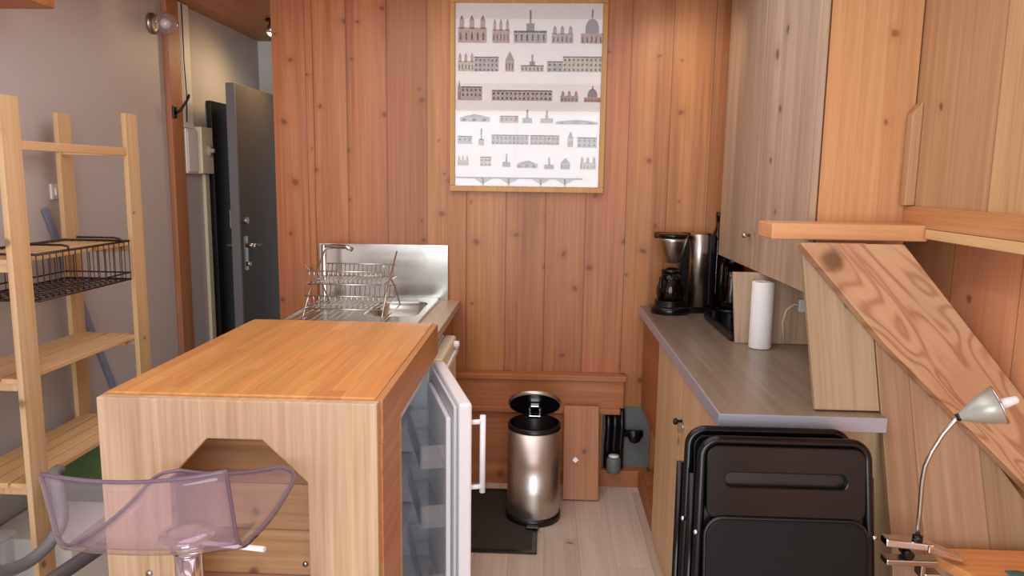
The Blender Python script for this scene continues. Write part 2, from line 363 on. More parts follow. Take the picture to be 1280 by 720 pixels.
# rear wall with a big window behind the camera
b = MB().box(XL, -1.65, -1.75, -1.65, 0, 2.4); b.box(.95, 1.30, -1.75, -1.65, 0, 2.4); b.box(-1.65, .95, -1.75, -1.65, 0, .35); b.box(-1.65, .95, -1.75, -1.65, 2.32, 2.4)
struct(b.build('wall_rear', M['white']))
b = MB()
for x in (-1.65, -.37, .90): b.box(x, x+.05, -1.74, -1.69, .35, 2.32)
for z in (.35, 2.27): b.box(-1.65, .95, -1.74, -1.69, z, z+.05)
struct(b.build('window_1', M['white']))
# corridor
b = MB().box(-1.32, -1.22, YB+.10, 5.0, 0, 2.4); struct(b.build('wall_corridor', M['plaster']))
b = MB().box(XL, -1.32, 5.0, 5.1, 2.07, 2.4); b.box(XL, -1.72, 5.0, 5.1, 0, 2.07); struct(b.build('wall_end', M['white']))
struct(MB().box(-2.0, -1.2, 6.0, 6.1, 0, 2.4).build('wall_hallway', M['blackdoor_darkhall']))  # wall coloured black to stand in for the unlit hall beyond the doorway
# entrance door leaf standing open into the corridor
d1 = bpy.data.objects.new('door_1', None); COL.objects.link(d1); d1.location = (-1.70, 4.64, 0); struct(d1)
MB().box(-1.718, -1.672, 4.05, 4.64, .01, 2.02).build('door_leaf', M['darkdoor'], d1, .002)
MB().box(-1.7185, -1.6715, 4.035, 4.052, .01, 2.02).build('door_edge', M['dooredge'], d1, .001)
b = MB().box(-1.672, -1.664, 4.085, 4.125, 1.0, 1.19); b.lathe((-1.664, 4.105, 1.14), [(.012, 0), (.012, .045)], 12, (1, 0, 0)); b.tube([(-1.622, 4.105, 1.14), (-1.620, 4.15, 1.138), (-1.622, 4.22, 1.136)], .009)
b.lathe((-1.664, 4.105, 1.035), [(.013, 0), (.013, .02)], 12, (1, 0, 0))
b.box(-1.726, -1.718, 4.085, 4.125, 1.0, 1.19); b.tube([(-1.72, 4.105, 1.14), (-1.77, 4.105, 1.14), (-1.772, 4.20, 1.136)], .009)
b.build('door_handle', M['nickel'], d1)
b = MB().box(-1.73, -1.716, 4.045, 4.10, 1.24, 1.34); b.lathe((-1.664, 4.09, 1.28), [(.02, -.008), (.02, .02)], 14, (1, 0, 0)); b.build('door_latch', M['nickel'], d1, .002)
# black door in the left wall behind it
d2 = bpy.data.objects.new('door_2', None); COL.objects.link(d2); d2.location = (XL, 4.6, 0); struct(d2)
MB().box(XL+.001, XL+.03, 4.19, 4.96, 0, 1.94).build('door_leaf', M['blackdoor_darkhall'], d2, .003)
# post against the left wall, trims
struct(MB().box(XL+.001, XL+.03, 3.735, 3.86, 0, 2.4).build('trim_1', M['redv'], bevel=.004))
# lower wooden base of the back wall: two ledges, boards, opening at the right for the pipes
b = MB().box(-1.12, .425, YB-.075, YB, .545, .573); struct(b.build('trim_2', M['redh'], bevel=.003))
b = MB().box(-1.12, .40, YB-.085, YB, .380, .408); struct(b.build('trim_3', M['redh'], bevel=.003))
b = MB().box(-1.12, .415, YB-.06, YB, .408, .545); b.box(-1.12, .315, YB-.06, YB, .085, .380); struct(b.build('trim_4', M['redh']))
b = MB().box(-1.12, .55, YB-.07, YB, 0, .085); struct(b.build('baseboard_back', M['redh'], bevel=.003))
# overhanging cladding on the right
struct(MB().box(1.115, 1.30, -1.6, 3.6, 1.385, 2.4).build('wall_right_cladding', M['clad'], bevel=.003))
struct(MB().hexa([(1.085, 2.30, 1.472), (1.114, 2.30, 1.472), (1.114, 2.335, 1.472), (1.085, 2.335, 1.472), (1.085, 2.30, 1.74), (1.114, 2.30, 1.78), (1.114, 2.335, 1.78), (1.085, 2.335, 1.74)]).build('trim_8', M['clad'], bevel=.002))
struct(MB().box(1.098, 1.114, -1.6, 2.19, 1.380, 1.408).build('trim_5', M['shelf'], bevel=.002))
struct(MB().box(1.10, 1.115, -1.6, 2.335, 1.409, 1.47).build('trim_6', M['paleY'], bevel=.002))

# ------------------------------------------------------------------ kitchen island
I = thing('kitchen_island', 'pine kitchen island with orange butcher block top, behind the clear stool', 'island', (-.74, 2.22, 0))
MB().box(-1.075, -.402, 1.747, 2.70, .962, 1.0).build('tabletop', M['block'], I, .003)
pts = [(-1.085, 0), (-1.085, .994), (-.392, .994), (-.392, 0), (-.566, 0), (-.566, .79), (-.676, .896), (-.814, .896), (-.912, .79), (-.912, 0)]
MB().prism([(x, 1.745, z) for x, z in pts], (0, -.03, 0)).build('front_panel', M['pale'], I, .003)
b = MB().box(-.402, -.384, 1.746, 2.70, .885, .996); b.box(-.425, -.386, 1.746, 1.965, 0, .885); b.build('side_panel', M['paleY'], I, .002)
b = MB().box(-1.085, -1.066, 1.746, 2.70, .885, .996); b.box(-1.085, -1.05, 1.746, 1.965, 0, .885); b.build('side_panel', M['paleY'], I, .002)
MB().box(-1.048, -.43, 2.00, 2.02, .02, .93).build('inner_panel', M['inner'], I)
MB().box(-.43, -.392, 2.003, 2.02, 0, .884).build('edge_strip', M['shelf'], I)
MB().box(-1.085, -1.066, 2.03, 2.70, 0, .885).build('back_board', M['pale'], I)
for x, y, z in ((-.978, 1.715, .536), (-.673, 2.0, .416), (-.98, 1.715, .12)):
    MB().lathe((x, y, z), [(.009, 0), (.008, .004), (.0, .005)], 14, (0, -1, 0)).build('screw', M['nickel'], I)

# ------------------------------------------------------------------ fridge under the island
F = thing('fridge', 'white undercounter fridge with its door ajar under the wooden island top', 'fridge', (-.67, 2.42, 0))
b = MB(); x0, x1, y0, y1, z0, z1, t = -.95, -.415, 2.10, 2.715, .03, .85, .035
b.box(x0, x1, y0, y0+t, z0, z1); b.box(x0, x1, y1-t, y1, z0, z1); b.box(x0, x0+t, y0+t, y1-t, z0, z1); b.box(x0+t, x1, y0+t, y1-t, z0, z0+.06); b.box(x0+t, x1, y0+t, y1-t, z1-t, z1)
for xx in (x0+.05, x1-.05):
    for yy in (y0+.05, y1-.05): b.box(xx-.02, xx+.02, yy-.02, yy+.02, 0, z0)
b.build('body', M['whiteplastic'], F, .004)
b = MB(); e = .004
b.box(x0+t, x0+t+e, y0+t, y1-t, z0+.06, z1-t); b.box(x0+t, x1-.004, y0+t, y0+t+e, z0+.06, z1-t); b.box(x0+t, x1-.004, y1-t-e, y1-t, z0+.06, z1-t)
b.build('liner', M['greyint'], F)
for z in (.30, .50, .68): MB().box(x0+t+e, x1-.06, y0+t+e, y1-t-e, z, z+.006).build('shelf', M['glass'], F)
ang = radians(16.5); hx, hy = -.402, 2.712
du = Vector((sin(ang), -cos(ang), 0)); dn = Vector((cos(ang), sin(ang), 0))      # along the door / outward
def dpt(u, n, z): return Vector((hx, hy, z))+du*u+dn*n
def dbox(b, u0, u1, n0, n1, z0, z1):
    b.hexa([dpt(u0, n0, z0), dpt(u1, n0, z0), dpt(u1, n1, z0), dpt(u0, n1, z0), dpt(u0, n0, z1), dpt(u1, n0, z1), dpt(u1, n1, z1), dpt(u0, n1, z1)]); return b
D = dbox(MB(), 0, .545, .0, .042, .06, .85).build('door', M['whiteplastic'], F, .008)
b = MB(); dbox(b, .03, .52, -.012, -.001, .08, .835); b.build('gasket', M['greyint'], D, .003)
b = MB(); dbox(b, .07, .485, -.03, -.013, .10, .79); b.build('door_liner', M['whiteplastic'], D, .006)
for z in (.18, .42, .62):
    b = MB(); dbox(b, .09, .47, -.105, -.031, z, z+.008); dbox(b, .09, .47, -.11, -.104, z, z+.075); dbox(b, .09, .098, -.104, -.031, z, z+.075); dbox(b, .462, .47, -.104, -.031, z, z+.075)
    b.build('door_bin', M['bin_box'], D)
b = MB(); b.tube([dpt(.50, .042, .775), dpt(.50, .085, .775)], .008); b.tube([dpt(.50, .042, .56), dpt(.50, .085, .56)], .008)
b.tube([dpt(.50, .085, .54), dpt(.50, .085, .795)], .0095); b.build('handle', M['whiteplastic'], D)

# freezer under the sink counter, behind the fridge
Z = thing('freezer', 'white undercounter appliance with knob, below the sink counter behind the fridge', 'appliance', (-.7, 3.05, 0))
MB().box(-1.0, -.43, 2.76, 3.22, .02, .845).build('body', M['whiteplastic'], Z, .004)
d = MB().box(-.43, -.375, 2.765, 3.215, .10, .845).build('door', M['cream'], Z, .012)
MB().box(-.374, -.362, 2.80, 3.18, .775, .80).build('trim_bar', M['whiteplastic'], d, .004)
MB().lathe((-.374, 3.12, .825), [(.016, 0), (.014, .022), (0, .024)], 16, (1, 0, 0)).build('knob', M['whiteplastic'], d)
for xx in (-.95, -.48):
    for yy in (2.8, 3.18): MB().box(xx-.02, xx+.02, yy-.02, yy+.02, 0, .02).build('foot', M['black'], Z)

# ------------------------------------------------------------------ sink unit
K = thing('sink_unit', 'sink counter with steel basin and steel splashback against the plank wall', 'sink', (-.75, 3.2, 0))
b = MB().box(-1.10, -1.08, 2.745, YB-.09, 0, .895); b.box(-1.08, -.43, 3.24, YB-.09, 0, .86); b.build('cabinet', M['darkwood'], K, .002)
# worktop as a ring round the steel sink
sx0, sx1, sy0, sy1 = -1.08, -.515, 2.76, 3.635
b = MB(); b.box(-1.10, sx0, 2.72, YB-.002, .895, .928); b.box(sx1, -.408, 2.72, YB-.002, .895, .928); b.box(sx0, sx1, 2.72, sy0, .895, .928); b.box(sx0, sx1, sy1, YB-.002, .895, .928)
b.build('worktop', M['lam'], K)
bx, by, bw, bh = -.665, 3.35, .24, .40
b = MB(); n = 6
inner = [(bx+p[0], by+p[1]) for p in rrect(bw, bh, .06, n)]
low = [(bx+p[0]*.86, by+p[1]*.9) for p in rrect(bw, bh, .06, n)]
cx, cy = (sx0+sx1)/2, (sy0+sy1)/2
outer = [(cx+p[0], cy+p[1]) for p in rrect(sx1-sx0+.012, sy1-sy0+.012, .012, n)]
V = lambda L, z: [b.b.verts.new((x, y, z)) for x, y in L]
o0, o1, i1, i0, l0 = V(outer, .929), V(outer, .934), V(inner, .934), V(inner, .922), V(low, .80)
for A, B, sm in ((o0, o1, 0), (o1, i1, 0), (i1, i0, 1), (i0, l0, 1)):
    for k in range(len(A)): j = (k+1) % len(A); b.face([A[k], A[j], B[j], B[k]], bool(sm))
b.face(l0)
for k in range(7): b.box(-1.04+k*.032, -1.034+k*.032, 2.82, 3.58, .934, .937)
for y in (2.765, 3.625): b.box(sx0-.004, sx1+.004, y, y+.008, .934, .941)
for x in (sx0-.004, sx1-.004): b.box(x, x+.008, 2.765, 3.633, .934, .941)
b.build('steel_sink', M['steelX'], K)
MB().lathe((bx, by, .803), [(.03, 0), (.028, .004), (.02, .002), (0, .001)], 20).build('drain', M['chrome'], K)
MB().box(-1.108, -.468, YB-.022, YB-.014, .928, 1.203).build('splashback', M['steelX'], K)
# tap
b = MB().lathe((-1.045, 3.50, .937), [(.026, 0), (.026, .02), (.014, .03), (.0135, .27), (0, .275)], 18); b.tube([(-1.045, 3.5, 1.195), (-1.0, 3.49, 1.203), (-.93, 3.475, 1.203), (-.90, 3.47, 1.19)], .011, 12)
b.build('tap', M['chrome'], K)

# dish rack
R = thing('dish_rack', 'two-tier chrome wire dish rack standing on the steel drainer', 'dish rack', (-.82, 3.2, .939))
def wire_tier(z, x0, x1, y0, y1, n, lean):
    b = MB()
    for y in (y0, y1): b.tube([(x0, y, z), (x1, y, z)], .003, 6)
    for x in (x0, x1): b.tube([(x, y0, z), (x, y1, z)], .003, 6)
    for k in range(n):
        x = x0+(x1-x0)*(k+.5)/n; ym = (y0+y1)/2
        b.tube([(x, y0, z+.055), (x, y0+.02, z), (x, ym, z-.008), (x, y1-.02, z), (x, y1, z+.055)], .0022, 6)
    for y in (y0, y1): b.tube([(x0, y, z+.055), (x1, y, z+.055)], .003, 6)
    return b
wire_tier(1.085, -.985, -.665, 3.05, 3.33, 16, 0).build('upper_tier', M['wire'], R)
wire_tier(.985, -.985, -.665, 3.02, 3.36, 14, 0).build('lower_tier', M['wire'], R)
for x in (-.99, -.66):
    b = MB(); b.tube([(x, 2.99, .9425), (x, 3.10, 1.05), (x, 3.33, 1.20)], .0035, 8); b.tube([(x, 3.40, .9425), (x, 3.28, 1.05), (x, 3.05, 1.165)], .0035, 8)
    b.tube([(x, 2.99, .9425), (x, 3.40, .9425)], .0035, 8); b.build('end_frame', M['wire'], R)

# ------------------------------------------------------------------ framed poster
P = thing('framed_poster', 'golden framed poster of building rows hanging on the plank wall', 'poster', (-.087, YB, 1.47))
px0, px1, pz0, pz1 = -.459, .285, 1.468, 2.375
fwid = .028
b = MB(); b.box(px0, px1, YB-.03, YB-.002, pz0, pz0+fwid); b.box(px0, px1, YB-.03, YB-.002, pz1-fwid, pz1); b.box(px0, px0+fwid*.9, YB-.03, YB-.002, pz0+fwid, pz1-fwid); b.box(px1-fwid*.9, px1, YB-.03, YB-.002, pz0+fwid, pz1-fwid)
b.build('frame', M['frame'], P, .003)
prn = MB().box(px0+.02, px1-.02, YB-.014, YB-.008, pz0+.02, pz1-.02).build('print', M['print'], P)
def pm(x, y): return (-.457+(x-563)*(.740/190.), 1.4715+(238-y)*(.8895/238.))
b = MB(); YP = YB-.0152
def quad(xa, ya, xb, yb, mi):
    (X0, Z0), (X1, Z1) = pm(xa, yb), pm(xb, ya); b.mi = mi; b.box(X0, X1, YP, YP+.001, Z0, Z1)
def tri(xa, xb, yb, yt, mi):
    A, B, T = pm(xa, yb), pm(xb, yb), pm((xa+xb)/2, yt); b.mi = mi; b.prism([(A[0], YP, A[1]), (B[0], YP, B[1]), (T[0], YP, T[1])], (0, .001, 0))
def dome(cx_, yb, r, mi):
    q = [pm(cx_+r*cos(pi*k/10), yb-r*1.15*sin(pi*k/10)) for k in range(11)]; b.mi = mi; b.prism([(x, YP, z) for x, z in q], (0, .001, 0))
def house(xa, xb, yt, yb, kind):
    rnd = random.random; w = xb-xa; base = random.choice((0, 1, 1, 0, 3)); hgt = yb-yt
    if kind == 'flat':
        quad(xa, yt, xb, yb, base); quad(xa, yt, xb, yt+1.2, 2)
        k = max(3, int(w/5))
        for r_ in range(max(1, int(hgt/6))):
            for i in range(k): quad(xa+w*(i+.3)/k, yt+3+r_*6, xa+w*(i+.68)/k, yt+5.6+r_*6, 2)
    elif kind == 'spire':
        m_ = (xa+xb)/2; quad(xa, yb-hgt*.36, xb, yb, base); quad(xa, yb-hgt*.38, xb, yb-hgt*.32, 2); quad(m_-w*.12, yb-hgt*.6, m_+w*.12, yb-hgt*.36, 2); quad(m_-1.1, yt, m_+1.1, yb-hgt*.6, 2)
        for i in range(6): quad(xa+w*(i+.3)/6, yb-hgt*.26, xa+w*(i+.6)/6, yb-hgt*.06, 2)
    elif kind == 'dome':
        m_ = (xa+xb)/2; quad(xa, yb-hgt*.3, xb, yb, 1); quad(m_-w*.3, yb-hgt*.52, m_+w*.3, yb-hgt*.3, 2); dome(m_, yb-hgt*.52, w*.27, 2); quad(m_-.8, yt, m_+.8, yb-hgt*.75, 2)
        for i in range(5): quad(xa+w*(i+.3)/5, yb-hgt*.2, xa+w*(i+.6)/5, yb-1, 2)
    elif kind == 'towers':
        quad(xa, yb-hgt*.55, xb, yb, base)
        for f in (.05, .4, .78): quad(xa+w*f, yb-hgt*.8, xa+w*(f+.17), yb-hgt*.5, 1); tri(xa+w*f, xa+w*(f+.17), yb-hgt*.8, yt, 2)
        for i in range(5): quad(xa+w*(i+.3)/5, yb-hgt*.35, xa+w*(i+.6)/5, yb-hgt*.1, 2)
    elif kind == 'gable':
        quad(xa, yb-hgt*.55, xb, yb, base); tri(xa, xb, yb-hgt*.55, yt, 2)
        for i in range(3): quad(xa+w*(i+.25)/3, yb-hgt*.4, xa+w*(i+.6)/3, yb-hgt*.1, 2)
    elif kind == 'small': quad(xa, yb-hgt*.6, xb, yb, 0); quad((xa+xb)/2-1, yt, (xa+xb)/2+1, yb, 2)
for row in ([(572, 607, 18, 52, 'towers'), (614, 635, 22, 52, 'towers'), (640, 680, 12, 52, 'spire'), (686, 712, 30, 52, 'towers'), (721, 748, 11, 52, 'dome')],
            [(572, 592, 64, 87, 'towers'), (592, 622, 69, 87, 'flat'), (630, 641, 62, 87, 'gable'), (649, 677, 66, 87, 'spire'), (681, 700, 74, 87, 'flat'), (700, 748, 68, 87, 'flat')],
            [(572, 576, 98, 123, 'gable'), (576, 602, 106, 123, 'flat'), (614, 688, 110, 123, 'flat'), (698, 720, 110, 124, 'towers'), (727, 747, 104, 124, 'dome')],
            [(575, 612, 140, 150, 'gable'), (624, 647, 142, 151, 'flat'), (652, 664, 134, 151, 'spire'), (674, 690, 135, 151, 'spire'), (693, 745, 146, 152, 'gable')],
            [(572, 590, 168, 178, 'flat'), (598, 605, 158, 180, 'spire'), (614, 660, 166, 178, 'flat'), (662, 698, 166, 178, 'flat'), (708, 715, 160, 181, 'gable'), (720, 744, 168, 181, 'flat')],
            [(572, 586, 192, 206, 'towers'), (600, 614, 194, 206, 'flat'), (628, 638, 190, 207, 'spire'), (646, 672, 198, 208, 'gable'), (680, 692, 194, 209, 'spire'), (700, 712, 194, 209, 'gable'), (724, 744, 192, 209, 'towers')]):
    for h in row: house(*h)
quad(570, 220, 728, 222, 2)                                   # bridge deck
for x_ in (604, 636, 676, 706): quad(x_-1, 222, x_+1, 231, 0); tri(x_-12, x_+12, 222, 229, 0)
b.build('printed_buildings', [M['ink1'], M['ink2'], M['ink3'], M['ink4']], prn)
MB().box(px0+.022, px1-.022, YB-.019, YB-.0165, pz0+.022, pz1-.022).build('glass', M['glass'], P)

# ------------------------------------------------------------------ bin, mat, loose panel, pipes
B = thing('pedal_bin', 'stainless steel pedal bin with open lid on the black mat', 'bin', (-.02, 3.235, 0))
cx, cy = -.022, 3.235
MB().lathe((cx, cy, 0), [(.122, 0), (.126, .004), (.126, .03), (.118, .034)], 48).build('base', M['black'], B)
MB().lathe((cx, cy, 0), [(.119, .034), (.119, .428), (.117, .428), (.117, .034)], 48, cap=False).build('body', M['binsteel'], B)
b = MB().lathe((cx, cy, 0), [(.1205, .427), (.1205, .444), (.112, .45), (.108, .44), (.102, .12), (0, .12)], 48, cap=False); b.build('liner', M['black'], B)
b = MB().box(cx-.03, cx+.03, cy-.16, cy-.115, .012, .022); b.build('pedal', M['black'], B, .004)
th = radians(41); hl = Vector((cx, cy+.122, .452)); ldir = Vector((0, -cos(th), sin(th))); lnor = Vector((0, sin(th), cos(th)))
lc = hl+ldir*.122
L_ = MB().lathe(lc, [(0, .022), (.06, .02), (.1, .013), (.119, .003), (.121, -.004), (.118, -.016), (.114, -.016)], 48, lnor, cap=False).build('lid', M['binsteel'], B)
MB().lathe(lc, [(.116, -.014), (.108, -.006), (.1, -.004), (0, -.004)], 48, lnor, cap=False).build('lid_lining', M['black'], L_)
b = MB().obox(lc-lnor*.016-ldir*.03, (1, 0, 0), ldir, lnor, .02, .035, .010); b.obox(hl-Vector((0, .015, .008)), (1, 0, 0), ldir, lnor, .028, .014, .012); b.build('hinge', M['chrome'], L_, .003)

mt = MB(); mt.box(-.36, .0, 2.875, 3.50, .001, .007)
T = tag(mt.build('floor_mat', M['rubber'], loc=(-.18, 3.18, 0), bevel=.002), 'dark rubber floor mat lying under the steel pedal bin', 'mat')
b = MB(); b.box(-.36, .0, 2.875, 2.895, .007, .010); b.box(-.36, .0, 3.48, 3.50, .007, .010); b.box(-.36, -.34, 2.895, 3.48, .007, .010); b.box(-.02, .0, 2.895, 3.48, .007, .010)
b.build('border', M['black'], T)

lp = thing('loose_wooden_panel', 'loose reddish wooden panel with white diamond knob leaning beside the steel bin', 'panel', (.205, 3.40, 0))
a0, a1 = Vector((0, 3.41, .002)), Vector((0, 3.555, .432)); ld = (a1-a0).normalized(); ln = Vector((0, -ld.z, ld.y))
MB().obox((.205, (a0.y+a1.y)/2, (a0.z+a1.z)/2), (1, 0, 0), ld, ln, .086, .224, .009).build('board', M['loose'], lp, .003)
kc = a0.lerp(a1, .42)+Vector((.178, 0, 0))+ln*.009
s = .016; dq = [kc+Vector((1, 0, 0))*s, kc+ld*s, kc-Vector((1, 0, 0))*s, kc-ld*s]
MB().prism(dq, ln*.012).build('knob', M['whiteplastic'], lp, .002)
# niche backing and plumbing
struct(MB().box(.315, .56, YB-.008, YB-.001, .085, .40).build('trim_7', M['meter']))
for x, r_ in ((.345, .017), (.378, .017), (.412, .015)):
    q = tag(MB().tube([(x, YB-.035, .09), (x, YB-.035, .2), (x+.004, YB-.04, .3), (x, YB-.035, .395)], r_, 12).build('water_pipe', M['black'], loc=(x, YB-.035, .09)),
            {.345: 'black water pipe next to the loose wooden panel, left of three', .378: 'black water pipe in the wall opening, middle of three', .412: 'black water pipe beside the stopcock, right of three'}[x], 'pipe', 'pipes in the wall opening')
v = thing('stopcock', 'dark stopcock valve to the right of the black pipes in the wall opening', 'valve', (.47, YB-.03, .27))
MB().tube([(.432, YB-.035, .27), (.52, YB-.035, .27)], .018, 14).build('valve_body', M['black'], v)
b = MB().lathe((.475, YB-.053, .27), [(.008, 0), (.008, .02), (.035, .022), (.035, .034), (0, .036)], 8, (0, -1, 0)); b.build('handwheel', M['black'], v)
v = thing('water_meter', 'blue-grey water meter low in the wall opening', 'meter', (.39, YB-.09, .085))
MB().lathe((.375, YB-.085, .086), [(.034, 0), (.036, .01), (.036, .06), (.03, .075), (0, .078)], 24).build('casing', M['meter'], v)
MB().lathe((.375, YB-.085, .165), [(.026, 0), (.026, .006), (0, .008)], 24).build('dial', M['whiteplastic'], v)

# ------------------------------------------------------------------ right base cabinet and worktop
G = thing('base_cabinet', 'pale wooden base cabinet carrying the grey worktop', 'cabinet', (.8, 2.8, 0))
b = MB(); b.box(.52, 1.10, 2.03, 2.05, .002, .874); b.box(.52, 1.10, 3.06, 3.08, .002, .874); b.box(1.08, 1.10, 2.05, 3.58, .002, .874); b.box(.52, 1.08, 2.05, 3.06, .002, .10)
b.build('carcass', M['light_oak'], G, .002)
for y1_, z0_, z1_ in ((3.585, .43, .874), (3.575, .002, .09)):
    MB().box(.50, .52, 3.085, y1_, z0_, z1_).build('side_board', M['darkwood'], G, .002)
    MB().box(.52, 1.08, 3.085, y1_, z0_ if z0_ > .1 else .075, z0_+.015 if z0_ > .1 else .09).build('inner_shelf', M['redh'], G)
for y0, y1 in ((2.035, 2.555), (2.56, 3.08)):
    d = MB().box(.497, .518, y0, y1, .005, .870).build('door', M['light_oak'], G, .002)
    if y0 < 2.2:
        b = MB().lathe((.497, 2.52, .705), [(.008, 0), (.006, .012), (.013, .022), (.010, .03), (0, .031)], 16, (-1, 0, 0)); b.build('knob', M['black'], d)
        b = MB().lathe((.497, 2.49, .695), [(.01, 0), (.01, .006), (0, .007)], 14, (-1, 0, 0)); b.box(.478, .491, 2.485, 2.495, .675, .71); b.build('key', M['nickel'], d)
w = thing('worktop', 'grey worktop with metal front edging on the base cabinet', 'worktop', (.8, 2.8, .875))
MB().prism([(.490, 1.962, .876), (.929, 1.962, .876), (.929, 2.06, .876), (1.115, 2.06, .876), (1.115, YB-.002, .876), (.490, YB-.002, .876)], (0, 0, .039)).build('slab', M['worktop'], w, .002)
b = MB(); b.box(.484, .929, 1.955, 1.961, .876, .916); b.box(.483, .489, 1.961, YB-.002, .876, .916); b.build('edging', M['alu'], w, .001)

# ------------------------------------------------------------------ coffee things
Q = thing('coffee_maker', 'black coffee maker with steel column and cone filter at worktop end', 'coffee maker', (.65, 3.5, .915))
b = MB().lathe((.605, 3.50, .916), [(.088, 0), (.09, .02), (.084, .032), (.074, .036), (.072, .062), (0, .064)], 32); b.box(.60, .80, 3.49, 3.61, .916, .945); b.build('base', M['blackgloss'], Q, .003)
b = MB().lathe((.737, 3.53, .946), [(.046, 0), (.046, .338), (.042, .345), (0, .346)], 32); b.build('column', M['steel'], Q)
b = MB().box(.655, .692, 3.55, 3.61, .946, 1.29); b.box(.784, .812, 3.52, 3.6, .946, 1.285); b.box(.53, .80, 3.56, 3.61, 1.262, 1.29); b.build('housing', M['blackgloss'], Q, .006)
b = MB().lathe((.605, 3.50, 1.155), [(.032, 0), (.044, .004), (.066, .10), (.069, .118), (.066, .118), (.04, .02), (0, .02)], 32); q_ = b.build('filter_cone', M['steel'], Q)
MB().lathe((.605, 3.50, 1.273), [(.074, 0), (.075, .012), (.07, .016), (0, .018)], 32).build('filter_lid', M['blackgloss'], q_)
J = MB().lathe((.605, 3.50, .981), [(.058, 0), (.066, .02), (.066, .05), (.05, .10), (.044, .125)], 32).build('jug', M['jug'], Q)
b = MB().lathe((.605, 3.50, 1.107), [(.045, 0), (.047, .012), (.02, .022), (0, .024)], 24); b.lathe((.605, 3.50, 1.075), [(.055, 0), (.056, .008), (.05, .01)], 24)
b.tube([(.57, 3.46, 1.09), (.548, 3.43, 1.085), (.545, 3.425, 1.03), (.56, 3.45, .995)], .009, 10); b.tube([(.605, 3.435, .985), (.60, 3.45, 1.05), (.603, 3.456, 1.1)], .007, 8); b.build('jug_handle', M['blackgloss'], J)
Q2 = thing('kettle', 'black kettle with glass body right of the coffee maker', 'kettle', (.875, 3.5, .915))
MB().lathe((.885, 3.48, .916), [(.07, 0), (.072, .02), (.068, .03), (.06, .033), (0, .034)], 28).build('base', M['blackgloss'], Q2)
MB().lathe((.885, 3.48, .952), [(.06, 0), (.062, .03), (.054, .13), (.05, .20)], 28).build('body', M['jug'], Q2)
b = MB().lathe((.885, 3.48, 1.153), [(.052, 0), (.055, .02), (.04, .045), (0, .05)], 28); b.tube([(.845, 3.44, 1.17), (.825, 3.42, 1.16), (.818, 3.415, 1.07), (.835, 3.43, .99)], .011, 10); b.build('lid_and_handle', M['blackgloss'], Q2)
hob = thing('hotplate', 'flat black glass hotplate at the back of the grey worktop', 'hotplate', (.84, 3.12, .916))
MB().box(.735, 1.06, 2.885, 3.36, .922, .945).build('body', M['black'], hob, .004)
for xx in (.76, 1.03):
    for yy in (2.91, 3.33): MB().box(xx-.015, xx+.015, yy-.015, yy+.015, .916, .922).build('foot', M['black'], hob)
MB().box(.74, 1.055, 2.89, 3.355, .9455, .950).build('glass_plate', M['blackgloss'], hob, .002)
bot = thing('bottle', 'tall amber bottle with dark cap standing behind the kettle', 'bottle', (.82, 3.6, .915))
MB().lathe((.842, 3.622, .916), [(.03, 0), (.031, .01), (.031, .32), (.026, .36), (.012, .40), (.012, .44)], 24).build('glass', M['bottleglass'], bot)
MB().lathe((.842, 3.622, 1.357), [(.0135, 0), (.0135, .03), (0, .031)], 18).build('cap', M['black'], bot)
ro = thing('paper_towel_roll', 'white paper towel roll standing upright on the grey worktop', 'paper roll', (.825, 2.78, .916))
MB().lathe((.825, 2.785, .917), [(.022, 0), (.040, 0), (.041, .003), (.041, .247), (.040, .25), (.022, .25), (.022, 0)], 40, cap=False).build('paper', M['paper'], ro)
MB().lathe((.825, 2.785, .917), [(.0185, 0), (.021, 0), (.021, .248), (.0185, .248), (.0185, 0)], 24, cap=False).build('core', M['lam'], ro)
# partition behind the roll
tag(MB().prism([(.752, 2.855, .916), (1.11, 2.855, .916), (1.11, 2.855, 1.192), (.728, 2.855, 1.192)], (0, .018, 0)).build('partition_board', M['grey_oak'], loc=(.93, 2.86, .916), bevel=.002),
    'upright wooden partition under the wall cupboard behind the paper roll', 'board')
cb = thing('power_cable', 'pale cable looping down the partition beside the paper roll', 'cable', (.95, 2.84, .916))
MB().tube([(.935, 2.846, .925), (.925, 2.847, 1.0), (.935, 2.848, 1.05), (.965, 2.848, 1.075), (.985, 2.848, 1.07)], .004, 8).build('cord', M['cream'], cb)
MB().box(.98, 1.03, 2.838, 2.854, 1.045, 1.095).build('plug', M['white'], cb, .004)

# ------------------------------------------------------------------ wall cupboard
U = thing('wall_cupboard', 'tall wooden wall cupboard above the grey worktop on the right', 'cupboard', (.97, 2.9, 1.195))
MB().box(.842, 1.095, 2.362, 3.50, 1.197, 2.395).build('carcass', M['grey_oak'], U, .002)
for y0, y1 in ((2.343, 2.93), (2.933, 3.505)):
    d = MB().box(.82, .84, y0, y1, 1.195, 2.396).build('door', M['grey_oak'], U, .002)
    if y0 > 2.5:
        b = MB().lathe((.82, 2.985, 1.325), [(.006, 0), (.005, .014), (.012, .022), (.010, .03), (0, .032)], 16, (-1, 0, 0)); b.tube([(.812, 2.985, 1.325), (.795, 2.96, 1.318)], .004); b.build('knob', M['nickel'], d)
MB().box(.845, 1.112, 2.343, 2.361, 1.197, 2.396).build('end_panel', M['endpanel'], U, .002)
tag(MB().box(.666, 1.112, 2.20, 2.339, 1.371, 1.418).build('shelf_plank', M['plankX'], loc=(.89, 2.27, 1.371), bevel=.004),
    'short thick golden plank shelf across the end of the wall cupboard', 'shelf')

